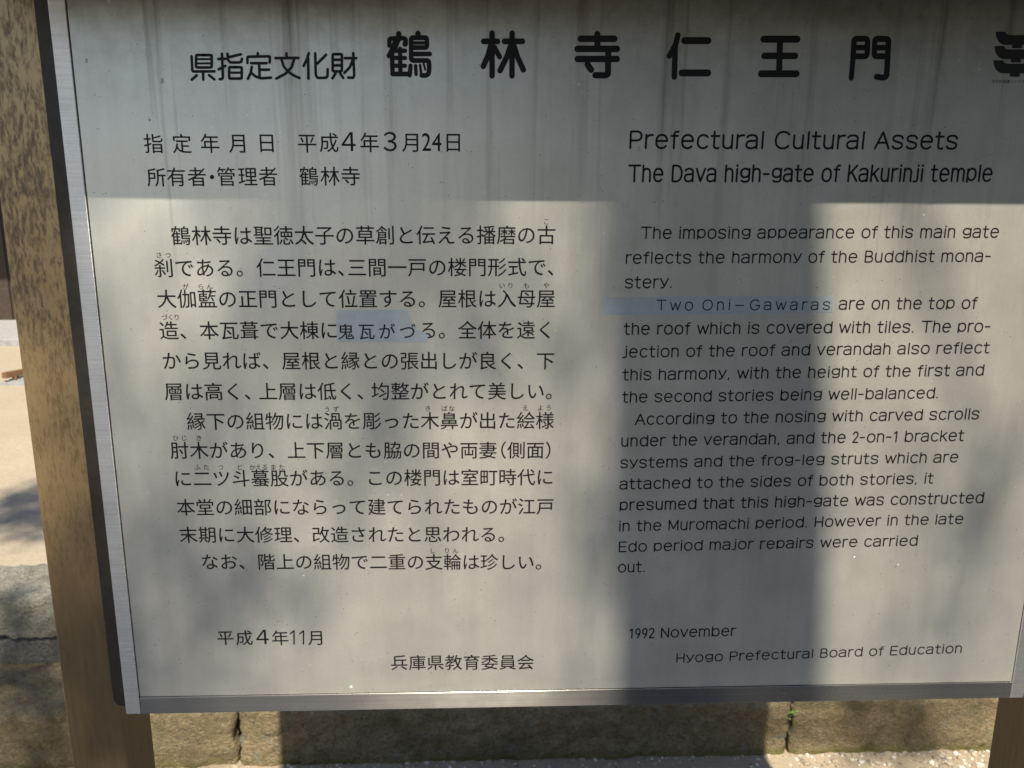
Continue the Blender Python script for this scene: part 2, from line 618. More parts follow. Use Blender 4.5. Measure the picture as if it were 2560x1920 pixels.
# body text
c = cells("鶴林寺は聖徳太子の草創と伝える播磨の古")
jline(c, 453.9, 1365.6, 612.8, 610.3)
c = cells("刹である。仁王門は、三間一戸の楼門形式で、", {9: 0.5})
jline(c, 411.6, 1341.8, 693, 690.3, last=c[-2][1])
jline(cells("大伽藍の正門として位置する。屋根は入母屋"), 418.7, 1364.8, 770, 768.7)
c = cells("造、本瓦葺で大棟に鬼瓦がづる。全体を遠く")
jline(c, 424, 1363.5, 848.7, 846.8, skip="鬼瓦がづ", keep=3)
jline(cells("から見れば、屋根と縁との張出しが良く、下"), 430.9, 1363.5, 924, 923.6)
c = cells("層は高く、上層は低く、均整がとれて美しい。", {4: 0.74, 10: 0.74})
jline(c, 436.6, 1338.5, 1000.5, 999, last=c[-2][1])
jline(cells("縁下の組物には渦を彫った木鼻が出た絵様"), 492, 1362, 1074.8, 1072)
c = [(ch, k - 0.5 if ch == "（" else k) for ch, k in cells("肘木があり、上下層とも脇の間や両妻（側面）", {17: 0.5})]
jline(c, 450.7, 1338.0, 1147, 1146, last=18.5)
jline(cells("に二ツ斗蟇股がある。この楼門は室町時代に"), 459, 1362, 1217, 1213)
jline(cells("本堂の細部にならって建てられたものが江戸"), 466.3, 1363, 1288.6, 1286)
c = cells("末期に大修理、改造されたと思われる。")
jline(c, 472.6, 1220.9, 1357, 1355.5, last=16)
c = cells("なお、階上の組物で二重の支輪は珍しい。")
jline(c, 526, 1314.3, 1424, 1424.5, last=17)
jline(cells("兵庫県教育委員会"), 998.5, 1313.8, 1675, 1673.5, em_k=0.99)


def jspots(items, em_px, mat=None, y=PRINT_Y, sx=1.0):
    """glyphs at measured cell centres: (char, x, foot y, half-width?)"""
    mb = MB()
    for it in items:
        ch, x, yf = it[:3]
        half = len(it) > 3 and it[3]
        a, b = board_pt(x - em_px / 2, yf), board_pt(x + em_px / 2, yf)
        em = b[0] - a[0]
        kb = KB if ord(ch) > 0x3000 and ch not in "４３" else 0.01
        k = 1.22 if (half or ch in "４３") else 1.0
        put(mb, ch, (a[0] + b[0]) / 2, a[1] + kb * em, em * k, sx=sx if not half else 0.82, y=y, half=half)
    return finish(mb, mat)


def cr(ox, oy, sc):
    return lambda x, y: (ox + x * sc, oy + y * sc)


q = cr(340, 300, 0.3888)
jspots([(ch,) + q(x, y) for ch, x, y in [("指", 118, 212), ("定", 300, 212), ("年", 480, 211), ("月", 662, 210), ("日", 843, 207)]], 50.5)
jspots([(ch,) + q(x, y) for ch, x, y in [("平", 1103, 209), ("成", 1243, 206), ("４", 1368, 200), ("年", 1503, 206), ("３", 1637, 200), ("月", 1773, 205)]]
       + [("2",) + q(1868, 199) + (True,), ("4",) + q(1935, 199) + (True,), ("日",) + q(2040, 204)], 50.5)
jspots([(ch,) + q(x, y) for ch, x, y in [("所", 137, 427), ("有", 265, 426), ("者", 397, 425), ("・", 493, 426), ("管", 585, 424), ("理", 722, 423), ("者", 853, 422)]], 50.0)
jspots([(ch,) + q(x, y) for ch, x, y in [("鶴", 1115, 421), ("林", 1250, 421), ("寺", 1382, 421)]], 50.0)
q = cr(500, 1540, 0.4069)
jspots([(ch,) + q(x, y) for ch, x, y in [("平", 160, 179), ("成", 275, 179), ("４", 385, 174), ("年", 495, 179)]]
       , 44.5)
jspots([("月", ) + q(717, 179)], 44.5)
ONES = q

# small readings above the characters
q1, q2 = cr(340, 520, 1 / 3.687), cr(840, 520, 1 / 3.687)
q3, q4 = cr(340, 940, 0.3135), cr(840, 940, 0.3135)
for qq, items in ((q1, [("さ", 213, 437), ("つ", 295, 437)]), (q1, [("が", 458, 727), ("ら", 598, 727), ("ん", 678, 727)]),
                  (q1, [("づ", 262, 1010), ("く", 320, 1010), ("り", 375, 1010)]), (q2, [("こ", 1938, 128)]),
                  (q2, [("い", 1530, 718), ("り", 1608, 718), ("も", 1755, 718), ("や", 1938, 718)]),
                  (q3, [("う", 1525, 267), ("ず", 1595, 267)]), (q4, [("き", 733, 262), ("ば", 865, 262), ("な", 922, 262)]),
                  (q4, [("え", 1510, 257), ("よ", 1630, 257), ("う", 1695, 257)]),
                  (q3, [("ひ", 317, 497), ("じ", 382, 497), ("き", 502, 497)]),
                  (q3, [("ふ", 490, 730), ("た", 560, 730), ("つ", 675, 730), ("ど", 828, 730), ("か", 928, 730), ("え", 978, 730), ("る", 1028, 730), ("ま", 1095, 730), ("た", 1162, 730)]),
                  (q4, [("し", 770, 1395), ("り", 885, 1395), ("ん", 952, 1395)])):
    mb, prev = MB(), None
    for ch, x, y in items:
        X, Y = qq(x, y)
        if prev is not None and X - prev > 26:
            finish(mb)
            mb = MB()
        prev = X
        a, b = board_pt(X - 8.3, Y), board_pt(X + 8.3, Y)
        em = b[0] - a[0]
        put(mb, ch, (a[0] + b[0]) / 2, a[1] - 0.33 * em, em)
    finish(mb)

# ---- stroke engine: round-ended ribbons
_layer = [0]


def smooth_path(pts, r):
    """round the inner corners of a polyline with radius r (same unit as pts)"""
    if len(pts) < 3 or r <= 0:
        return pts
    out = [pts[0]]
    for i in range(1, len(pts) - 1):
        a, b, c_ = np.array(pts[i - 1], float), np.array(pts[i], float), np.array(pts[i + 1], float)
        la, lc = np.linalg.norm(a - b), np.linalg.norm(c_ - b)
        if la < 1e-9 or lc < 1e-9:
            continue
        d = min(r, la * 0.49, lc * 0.49)
        p, s = b + (a - b) / la * d, b + (c_ - b) / lc * d
        for k in range(5):
            t = k / 4
            out.append(tuple((1 - t) ** 2 * p + 2 * t * (1 - t) * b + t * t * s))
    out.append(pts[-1])
    return out


def ribbon(mb, pts, w, y=PRINT_Y, closed=False):
    """flat round-capped stroke in board coordinates (x, z)"""
    _layer[0] = (_layer[0] + 1) % 40
    yy = y - _layer[0] * 1.2e-6
    P = [np.array(p, float) for p in pts]
    if not closed:
        Q = [P[0]]
        for p in P[1:]:
            if np.linalg.norm(p - Q[-1]) > 1e-7:
                Q.append(p)
        P = Q
    n = len(P)
    L, R = [], []
    for i in range(n):
        a = P[i - 1] if (i > 0 or closed) else P[i]
        b = P[(i + 1) % n] if (i < n - 1 or closed) else P[i]
        t1, t2 = P[i] - a, b - P[i]
        if np.linalg.norm(t1) < 1e-9: t1 = t2
        if np.linalg.norm(t2) < 1e-9: t2 = t1
        t1, t2 = t1 / np.linalg.norm(t1), t2 / np.linalg.norm(t2)
        n1, n2 = np.array([-t1[1], t1[0]]), np.array([-t2[1], t2[0]])
        m = n1 + n2
        ml = np.linalg.norm(m)
        m = n1 if ml < 1e-6 else m / ml
        k = 1.0 / max(0.55, float(m @ n1))
        L.append(P[i] + m * (w / 2 * k))
        R.append(P[i] - m * (w / 2 * k))
    vs = [(p[0], yy, G + p[1]) for p in L] + [(p[0], yy, G + p[1]) for p in R]
    fs = [(i, i + n, (i + 1) % n + n, (i + 1) % n) for i in range(n if closed else n - 1)]
    mb.add(vs, fs)
    if not closed:
        for e, o in ((0, 1), (n - 1, n - 2)):
            t = P[e] - P[o]
            a0 = math.atan2(t[1], t[0])
            ring = [(P[e][0] + math.cos(a0 - math.pi / 2 + math.pi * k / 8) * w / 2, yy, G + P[e][1] + math.sin(a0 - math.pi / 2 + math.pi * k / 8) * w / 2) for k in range(9)]
            mb.add(ring, [tuple(range(9))])


def headline(strokes, q, w, r):
    """heading characters drawn as thick round strokes; coordinates measured on the print"""
    for s in strokes:
        ww, closed = w, False
        if isinstance(s[-1], (int, float)):
            ww, s = s[-1], s[:-1]
        if s[0] == 'box':
            (x0, y0), (x1, y1) = s[1], s[2]
            s = [(x0, y0), (x1, y0), (x1, y1), (x0, y1), (x0, y0 + 0.5)]
            s = [((x0 + x1) / 2, y0), (x1, y0), (x1, y1), (x0, y1), (x0, y0), ((x0 + x1) / 2 + 0.5, y0)]
        P = [board_pt(*q(*p)) for p in smooth_path(list(s), r)]
        a, b = board_pt(*q(s[0][0] - ww / 2, s[0][1])), board_pt(*q(s[0][0] + ww / 2, s[0][1]))
        yield P, b[0] - a[0]


def heading_mesh(groups):
    mb = MB()
    for strokes, q, w, r in groups:
        for P, W in headline(strokes, q, w, r):
            ribbon(mb, P, W)
    o = finish(mb)
    o.name = "heading_character"
    return o


KEN = [('box', (222, 388), (395, 525)), [(222, 433), (395, 433), 24], [(222, 480), (395, 480), 24], [(172, 402), (182, 570), (425, 568)], [(300, 570), (302, 660)], [(230, 612), (175, 660)], [(366, 610), (424, 657)]]
SHI = [[(467, 432), (548, 430)], [(508, 374), (519, 630), (510, 655), (484, 655)], [(472, 546), (545, 508)], [(570, 374), (575, 440), (600, 470), (700, 470), (722, 462), (730, 430)], [(718, 380), (580, 412)],
       ('box', (588, 522), (727, 648)), [(588, 583), (727, 583), 26]]
TEI = [[(905, 368), (905, 400)], [(790, 475), (790, 406), (1040, 402), (1036, 470)], [(830, 478), (1002, 478)], [(920, 480), (925, 640)], [(930, 550), (1030, 550)], [(838, 520), (825, 590), (795, 650)], [(832, 585), (880, 625), (940, 646), (1050, 638)]]
BUN = [[(1222, 370), (1222, 415)], [(1100, 422), (1354, 419)], [(1165, 430), (1190, 510), (1240, 572), (1300, 612), (1366, 642)], [(1308, 430), (1280, 520), (1215, 592), (1110, 648)]]
KA = [[(1468, 368), (1450, 430), (1412, 507)], [(1462, 430), (1465, 648)], [(1540, 368), (1546, 600), (1560, 640), (1660, 640), (1676, 620), (1678, 545)], [(1660, 385), (1565, 480)]]
ZAI = [('box', (1733, 378), (1835, 568)), [(1733, 440), (1835, 440)], [(1733, 502), (1835, 502)], [(1765, 592), (1730, 645)], [(1815, 590), (1849, 640)], [(1868, 422), (1994, 422)], [(1960, 367), (1971, 615), (1960, 640), (1905, 637)], [(1955, 440), (1925, 520), (1862, 585)]]
qs = cr(440, 50, 500 / 2212)
for ch in (KEN, SHI, TEI, BUN, KA, ZAI):
    heading_mesh([(ch, qs, 31, 16)])
TSURU = [[(370, 136), (370, 175), 76], [(240, 298), (240, 200), (468, 198), (466, 282), 62], [(325, 225), (290, 330), (232, 442), 66], [(375, 225), (322, 345), 44], [(452, 262), (452, 285), 60],
         [(277, 400), (285, 690), 64], [(300, 370), (458, 370), 60], [(300, 470), (458, 470), 58], [(300, 578), (458, 578), 58], [(285, 692), (495, 692), 66], [(388, 345), (393, 690), 62],
         [(635, 132), (635, 180), 78], [(745, 190), (540, 188), (542, 505), (786, 505), (792, 600), (784, 690), (745, 714), (688, 710), 66], [(560, 190), (760, 190), (760, 326), (560, 326), 64],
         [(540, 262), (750, 262), 46], [(540, 415), (800, 415), 62], [(533, 578), (520, 708), 62], [(603, 578), (609, 695), 50], [(664, 568), (680, 680), 38], [(715, 550), (736, 632), 30]]
HAYASHI = [[(1543, 240), (1735, 240)], [(1660, 128), (1660, 716)], [(1645, 290), (1603, 440), (1538, 585)], [(1690, 320), (1764, 454), 72], [(1832, 240), (2080, 240)], [(1937, 128), (1935, 716)],
           [(1920, 290), (1870, 440), (1770, 645)], [(1958, 290), (2010, 450), (2092, 632)]]
qb = cr(930, 60, 400 / 2212)
heading_mesh([(TSURU, qb, 62, 34)])
heading_mesh([(HAYASHI, qb, 78, 10)])
TERA = [[(240, 66), (240, 160)], [(132, 95), (350, 95)], [(112, 160), (367, 160)], [(112, 225), (366, 225)], [(310, 175), (308, 325), (285, 331), (227, 329)], [(177, 260), (200, 294)]]
NI = [[(757, 72), (745, 130), (703, 205), 36], [(741, 145), (735, 340), 37], [(801, 107), (952, 107), 43], [(784, 315), (951, 315), 43]]
O = [[(1310, 98), (1525, 98), 43], [(1313, 205), (1512, 205)], [(1294, 320), (1519, 320), 43], [(1415, 100), (1408, 320)]]
MON = [[(1886, 200), (1873, 347), 34], [(1930, 95), (1891, 95), (1885, 208), 36], [(1905, 95), (1978, 95), (1974, 208), (1886, 208), 36], [(1888, 152), (1974, 152), 34],
       [(2060, 95), (2025, 95), (2020, 208), (2105, 208), 36], [(2040, 95), (2113, 97), (2100, 335), (2080, 346), (2036, 339), 37], [(2022, 152), (2105, 152), 34]]
qt = cr(1400, 60, 860 / 2212)
for ch in (TERA, NI, O, MON):
    heading_mesh([(ch, qt, 40, 20)])

heading_mesh([([[(556, 108), (578, 90), (578, 172)], [(614, 108), (636, 90), (636, 172)]], ONES, 9, 3)])

# emblem of three stacked bracket arms at the right end of the heading, with its caption
mb = MB()
qe = cr(2400, 40, 160 / 1327)
for k, (ox, oy) in enumerate([(0, 0), (-23, 296), (-45, 592)]):
    cx = 1180 + ox
    left = [(735 + ox, 325 + oy), (935 + ox, 325 + oy), (968 + ox, 380 + oy), (1010 + ox, 395 + oy), (cx, 396 + oy), (cx, 670 + oy), (1085 + ox, 670 + oy), (1070 + ox, 625 + oy), (1078 + ox, 600 + oy),
            (900 + ox, 597 + oy), (840 + ox, 570 + oy), (780 + ox, 510 + oy), (748 + ox, 430 + oy)]
    for s in (1, -1):
        pl = [board_pt(*qe(cx + (x - cx) * s, y)) for x, y in left]
        mb.add([(a, PRINT_Y, G + b) for a, b in pl], [tuple(range(len(pl)))[::s]])
o = mb.build("emblem", M_PRINT2)
o.parent = panel
o.matrix_parent_inverse = Matrix.Identity(4)
mb = MB()
for k, ch in enumerate("文化財保護シンボルマーク"):
    X, Y = 2478 + 4.6 + 9.3 * k, 40 + 1392 * 0.1206
    a, b = board_pt(X - 4.6, Y), board_pt(X + 4.6, Y)
    put(mb, ch, (a[0] + b[0]) / 2, a[1] + 0.07 * (b[0] - a[0]), b[0] - a[0])
finish(mb, M_PRINT2)

# ---- Latin alphabet, single round strokes; cap height 1, lower case 0.8, no descenders
XH = 0.80


def arc(cx, cy, rx, ry, a0, a1, n=14, p=2.25):
    out = []
    for i in range(n + 1):
        a = math.radians(a0 + (a1 - a0) * i / n)
        c_, s_ = math.cos(a), math.sin(a)
        out.append((cx + rx * math.copysign(abs(c_) ** (2 / p), c_), cy + ry * math.copysign(abs(s_) ** (2 / p), s_)))
    return out


h2 = XH / 2
ARCH = lambda x0, w: [(x0, 0.46)] + arc(x0 + w / 2, 0.50, w / 2, XH - 0.50, 180, 0) + [(x0 + w, 0.0)]
S_ = lambda x, w, H: [(x + w, H * 0.77)] + arc(x + w / 2, H * 0.76, w / 2, H * 0.24, 15, 180, 12) + [(x + w * 0.08, H * 0.60), (x + w * 0.5, H * 0.515), (x + w * 0.92, H * 0.42)] + arc(x + w / 2, H * 0.245, w / 2, H * 0.245, 20, -165, 14)
LAT = {
    'a': (0.64, [arc(0.29, 0.60, 0.26, 0.20, 160, 0, 12) + [(0.55, 0.0)], [(0.55, 0.47), (0.30, 0.45)] + arc(0.25, 0.225, 0.235, 0.225, 80, 280, 12) + [(0.40, 0.02), (0.55, 0.15)]]),
    'b': (0.68, [[(0.06, 1.0), (0.06, 0.0)], arc(0.34, h2, 0.28, h2, 180, -180, 26)]),
    'c': (0.62, [arc(0.34, h2, 0.28, h2, 42, 318, 22)]),
    'd': (0.68, [[(0.62, 1.0), (0.62, 0.0)], arc(0.34, h2, 0.28, h2, 180, -180, 26)]),
    'e': (0.68, [[(0.08, 0.43), (0.61, 0.43)] + arc(0.34, h2, 0.28, h2, 4, 318, 24)]),
    'f': (0.40, [arc(0.32, 0.80, 0.15, 0.20, 70, 180, 8) + [(0.17, 0.0)], [(0.02, XH - 0.06), (0.35, XH - 0.06)]]),
    'g': (0.68, [arc(0.34, 0.53, 0.28, 0.27, 180, -180, 24), [(0.62, 0.80), (0.62, 0.20)] + arc(0.36, 0.13, 0.26, 0.16, 0, -150, 12)]),
    'h': (0.60, [[(0.06, 1.0), (0.06, 0.0)], ARCH(0.06, 0.46)]),
    'i': (0.16, [[(0.08, XH - 0.02), (0.08, 0.0)], [(0.08, 0.99), (0.08, 1.0), 'dot']]),
    'j': (0.32, [[(0.24, XH - 0.02), (0.24, 0.12)] + arc(0.12, 0.10, 0.12, 0.12, 0, -90, 6) + [(0.0, -0.02)], [(0.24, 0.99), (0.24, 1.0), 'dot']]),
    'k': (0.56, [[(0.06, 1.0), (0.06, 0.0)], [(0.50, XH), (0.08, 0.36)], [(0.22, 0.48), (0.54, 0.0)]]),
    'l': (0.16, [[(0.08, 1.0), (0.08, 0.0)]]),
    'm': (0.94, [[(0.06, XH), (0.06, 0.0)], ARCH(0.06, 0.40), ARCH(0.46, 0.40)]),
    'n': (0.60, [[(0.06, XH), (0.06, 0.0)], ARCH(0.06, 0.46)]),
    'o': (0.68, [arc(0.34, h2, 0.29, h2, 180, -180, 28)]),
    'p': (0.66, [[(0.06, XH - 0.04), (0.06, -0.05)], arc(0.33, 0.43, 0.27, 0.37, 180, -180, 26)]),
    'r': (0.40, [[(0.06, XH), (0.06, 0.0)], [(0.06, 0.46)] + arc(0.34, 0.50, 0.28, XH - 0.51, 180, 80, 10)]),
    's': (0.62, [S_(0.05, 0.50, XH)]),
    't': (0.44, [[(0.16, 1.0), (0.16, 0.18)] + arc(0.32, 0.16, 0.16, 0.16, 180, 275, 8) + [(0.40, 0.02)], [(0.01, XH - 0.06), (0.40, XH - 0.06)]]),
    'u': (0.60, [[(0.06, XH), (0.06, 0.30)] + arc(0.29, 0.29, 0.23, 0.29, 180, 360, 14) + [(0.52, XH)], [(0.52, 0.3), (0.52, 0.0)]]),
    'v': (0.60, [[(0.02, XH), (0.30, 0.0), (0.58, XH)]]),
    'w': (0.86, [[(0.02, XH), (0.23, 0.0), (0.43, XH - 0.08), (0.63, 0.0), (0.84, XH)]]),
    'y': (0.60, [[(0.02, XH), (0.31, 0.12)], [(0.58, XH), (0.28, 0.05), (0.20, -0.02), (0.08, -0.02)]]),
    'A': (0.76, [[(0.02, 0.0), (0.38, 1.0), (0.74, 0.0)], [(0.15, 0.36), (0.61, 0.36)]]),
    'B': (0.66, [[(0.07, 0.5), (0.07, 0.0), (0.36, 0.0)] + arc(0.36, 0.26, 0.25, 0.26, -90, 90, 12) + [(0.07, 0.52), (0.07, 1.0), (0.34, 1.0)] + arc(0.34, 0.76, 0.22, 0.24, 90, -90, 12)]),
    'C': (0.82, [arc(0.44, 0.5, 0.38, 0.5, 42, 318, 26)]),
    'D': (0.74, [[(0.07, 0.5), (0.07, 1.0), (0.28, 1.0)] + arc(0.28, 0.5, 0.39, 0.5, 90, -90, 20) + [(0.07, 0.0), (0.07, 0.52)]]),
    'E': (0.64, [[(0.58, 1.0), (0.07, 1.0), (0.07, 0.0), (0.59, 0.0)], [(0.07, 0.51), (0.55, 0.51)]]),
    'G': (0.84, [arc(0.44, 0.5, 0.38, 0.5, 42, 345, 26) + [(0.82, 0.45), (0.50, 0.45)]]),
    'H': (0.72, [[(0.07, 1.0), (0.07, 0.0)], [(0.65, 1.0), (0.65, 0.0)], [(0.07, 0.5), (0.65, 0.5)]]),
    'K': (0.66, [[(0.07, 1.0), (0.07, 0.0)], [(0.60, 1.0), (0.09, 0.42)], [(0.26, 0.60), (0.64, 0.0)]]),
    'M': (0.84, [[(0.07, 0.0), (0.07, 1.0), (0.42, 0.12), (0.77, 1.0), (0.77, 0.0)]]),
    'N': (0.72, [[(0.07, 0.0), (0.07, 1.0), (0.65, 0.0), (0.65, 1.0)]]),
    'O': (0.86, [arc(0.43, 0.5, 0.38, 0.5, 180, -180, 30)]),
    'P': (0.68, [[(0.07, 0.0), (0.07, 1.0), (0.36, 1.0)] + arc(0.36, 0.73, 0.27, 0.27, 90, -90, 14) + [(0.07, 0.46)]]),
    'T': (0.78, [[(0.02, 1.0), (0.76, 1.0)], [(0.39, 1.0), (0.39, 0.0)]]),
    '1': (0.38, [[(0.06, 0.80), (0.24, 1.0), (0.24, 0.0)]]),
    '2': (0.44, [arc(0.22, 0.75, 0.18, 0.25, 170, -10, 12) + [(0.36, 0.56), (0.04, 0.0), (0.42, 0.0)]]),
    '9': (0.44, [arc(0.22, 0.70, 0.17, 0.30, 180, -180, 20), [(0.39, 0.70), (0.36, 0.36), (0.20, 0.0)]]),
    '-': (0.46, [[(0.05, 0.46), (0.38, 0.46)]]),
    '_': (0.92, [[(0.10, 0.46), (0.74, 0.46)]]),
    '.': (0.20, [[(0.08, 0.03), (0.08, 0.04), 'dot']]),
    ',': (0.20, [[(0.09, 0.05), (0.05, -0.10)]]),
    ' ': (0.42, []),
}


def latin(text, xa, xb, ya, yb, top_a, top_b=None, w=0.138, track=0.13, y=PRINT_Y, mat=None, narrow=None):
    """line of Latin text between measured ends; ya/yb baselines, top_a/top_b cap tops"""
    adv, x = [], 0.0
    for i, ch in enumerate(text):
        a, st = LAT[ch]
        adv.append(x)
        x += a + (track if ch != ' ' else 0.0)
    end = x - track
    if text[-1] == '.':
        end -= 0.06
    if text[-1] == '-':
        end -= 0.06
    A, Bp = board_pt(xa, ya), board_pt(xb, yb)
    H = board_pt(xa, top_a)[1] - A[1]
    if top_b is not None:
        H = 0.5 * (H + board_pt(xb, top_b)[1] - Bp[1])
    H /= (1.0 + w)                      # measured heights include the stroke
    W = H * w
    sx = (Bp[0] - A[0] - W) / end
    mb = MB()
    for ch, ax in zip(text, adv):
        for st in LAT[ch][1]:
            ww = W
            st = list(st)
            if st[-1] == 'dot':
                st = st[:-1]
                ww = W * 1.15
            sl = (Bp[1] - A[1]) / (Bp[0] - A[0])
            P = []
            for (u, v) in smooth_path(st, 0.05):
                X = A[0] + W / 2 + (ax + u) * sx
                P.append((X, A[1] + W / 2 + (X - A[0]) * sl + v * H))
            ribbon(mb, P, ww, y)
    return finish(mb, mat)


latin("Prefectural Cultural Assets", 1569.5, 2395, 373, 374.8, 326, 328)
latin("The Dava high-gate of Kakurinji temple", 1568, 2481, 456.5, 455.5, 410, 412)
latin("The imposing appearance of this main gate", 1600, 2497.5, 598.4, 595.2, 566, 564)
latin("reflects the harmony of the Buddhist mona-", 1562, 2475.8, 660.5, 655.4, 628.3, 625.6)
latin("stery.", 1560, 1680.8, 721.8, 720.5, 690.5)
latin("are on the top of", 2095, 2442.6, 775.1, 773.1, 744.2, 742)
latin("the roof which is covered with tiles. The pro-", 1558, 2474.4, 837.8, 831, 807, 800)
latin("jection of the roof and verandah also reflect", 1555.5, 2473.5, 895, 883.9, 864.2, 855)
latin("this harmony, with the height of the first and", 1555, 2460, 952, 939.4, 921.3, 911)
latin("the second stories being well-balanced.", 1554, 2345.7, 1007.6, 996.5, 977.7, 968.2)
latin("According to the nosing with carved scrolls", 1586, 2448.4, 1063.2, 1048.8, 1033.4, 1020.3)
latin("under the verandah, and the 2-on-1 bracket", 1550.5, 2410, 1117.5, 1103, 1088.3, 1074)
latin("systems and the frog-leg struts which are", 1548.5, 2396, 1171.5, 1156.4, 1142, 1129.6)
latin("attached to the sides of both stories, it", 1547.5, 2333.5, 1224.5, 1209.4, 1196.2, 1181.4)
latin("presumed that this high-gate was constructed", 1547, 2459.3, 1277.5, 1258.3, 1247.4, 1231)
latin("in the Muromachi period. However in the late", 1545, 2408.4, 1329.5, 1310.3, 1302, 1283)
latin("Edo period major repairs were carried", 1544, 2294.5, 1380.8, 1364.7, 1353.6, 1338)
latin("out.", 1543, 1612.8, 1432, 1430.7, 1405)
latin("1992 November", 1570.5, 1840, 1597.3, 1590, 1570, 1564.5)
latin("Hyogo Prefectural Board of Education", 1688, 2405.4, 1657.5, 1632.6, 1632.4, 1609.4)


# ---- two correction films stuck over misprints
def film(pts, label):
    pl = [board_pt(*p) for p in pts]
    n = len(pl)
    m = MB()
    m.add([(a, -0.00028, G + b) for a, b in pl] + [(a, -0.0001, G + b) for a, b in pl],
          [tuple(range(n))] + [(i, (i + 1) % n, (i + 1) % n + n, i + n) for i in range(n)])
    o = m.build("correction_film", M_PATCH)
    o.parent = panel
    o.matrix_parent_inverse = Matrix.Identity(4)
    o["label"] = label
    return o


film([(841, 776), (842.7, 856), (1035, 855.5), (1066, 855.5), (1070, 850), (1066.5, 836), (1058, 829.5), (1046, 826), (1040, 815), (1030, 806), (1024, 790), (1019, 774)],
     "small blue grey film with a torn right edge in the Japanese text")
film([(1503.5, 745), (1505, 788), (1800, 785), (2082.5, 781), (2082, 739.5), (1800, 740.5), (1506, 742.5)],
     "long blue grey film strip under the words in the English text")
q = q2
jspots([(ch,) + q(x, y) for ch, x, y in [("鬼", 95, 1212), ("瓦", 283, 1210), ("が", 472, 1210), ("づ", 662, 1210)]], 43.5, y=-0.0004)
latin("Two Oni_Gawaras", 1639, 2075.8, 777, 775.4, 749, 747.6, track=0.34, y=-0.0004, w=0.115)
M_CHIP = plain("pale_chipped_coating", (0.66, 0.66, 0.62), 0.5, 0.0, 200, 0.15, 0.1)
rnd = random.Random(3)
for px, py, r in ((216, 152, 0.0026), (404, 201, 0.0030), (374, 300, 0.0018), (878, 1718, 0.0022), (970, 1238, 0.0010), (1003, 1238, 0.0010), (760, 1440, 0.0012), (2136, 1393, 0.0016), (2245, 1412, 0.0011),
                  (2329, 954, 0.0009), (1180, 902, 0.0008), (1388, 826, 0.0009), (1545, 1010, 0.0010), (2310, 538, 0.0012)):
    a, b = board_pt(px, py)
    ring = [(a + math.cos(k * 0.785) * r * rnd.uniform(0.5, 1.0), -0.0001, G + b + math.sin(k * 0.785) * r * rnd.uniform(0.7, 1.4)) for k in range(8)]
    m = MB()
    m.add(ring + [(a, -0.0009, G + b)], [(k, (k + 1) % 8, 8) for k in range(8)])
    o = m.build("paint_chip", M_CHIP)
    o.parent = panel
    o.matrix_parent_inverse = Matrix.Identity(4)
COL.objects.unlink(_fo)
bpy.data.objects.remove(_fo)
bpy.data.curves.remove(_fc)

# ---------------------------------------------------------------- small things at the foot of the steps
def ray(px, py):
    d = B @ (CR @ np.array([(px - 1280) / F_PX, -(py - 960) / F_PX, -1.0]))
    return d


def on_z(px, py, z):
    d = ray(px, py)
    return Vector(loc + d * ((z - loc[2]) / d[2]))


def on_y(px, py, y):
    d = ray(px, py)
    return Vector(loc + d * ((y - loc[1]) / d[1]))


# gravel lying against the lowest course
rnd = random.Random(11)
mb = MB()
ico = [(0, 0, 1), (0.894, 0, 0.447), (0.276, 0.851, 0.447), (-0.724, 0.526, 0.447), (-0.724, -0.526, 0.447), (0.276, -0.851, 0.447),
       (0.724, 0.526, -0.447), (-0.276, 0.851, -0.447), (-0.894, 0, -0.447), (-0.276, -0.851, -0.447), (0.724, -0.526, -0.447)]
icf = [(0, 1, 2), (0, 2, 3), (0, 3, 4), (0, 4, 5), (0, 5, 1), (1, 6, 2), (2, 7, 3), (3, 8, 4), (4, 9, 5), (5, 10, 1), (6, 7, 2), (7, 8, 3), (8, 9, 4), (9, 10, 5), (10, 6, 1)]
for k in range(8000):
    x = rnd.uniform(-1.4, 2.6)
    t = rnd.random() ** 1.6
    y = WALL_Y - 0.004 - t * 0.55
    if x < 1.55 and rnd.random() < 0.72 * min(1, (1.9 - x) / 0.7):
        continue
    r = rnd.uniform(0.0022, 0.0058) if rnd.random() < 0.9 else rnd.uniform(0.006, 0.011)
    a = rnd.uniform(0, 6.28)
    sx, sy, sz = r * rnd.uniform(0.8, 1.4), r * rnd.uniform(0.7, 1.1), r * rnd.uniform(0.45, 0.8)
    vs = []
    for p in ico:
        j = rnd.uniform(0.8, 1.15)
        u, v, w = p[0] * sx * j, p[1] * sy * j, p[2] * sz * j
        vs.append((x + u * math.cos(a) - v * math.sin(a), y + u * math.sin(a) + v * math.cos(a), sz * 0.35 + w))
    mb.add(vs, icf)
t = NT("mixed_gravel")
gi = t.n("ShaderNodeNewGeometry")
t.set(color=t.ramp(gi.outputs["Random Per Island"], [(0.0, (0.13, 0.13, 0.125)), (0.35, (0.30, 0.25, 0.185)), (0.7, (0.38, 0.34, 0.28)), (1.0, (0.62, 0.60, 0.55))]), rough=0.85)
tag(mb.build("gravel", t.m), "loose mixed gravel lying along the foot of the stone steps", "gravel", kind="stuff")

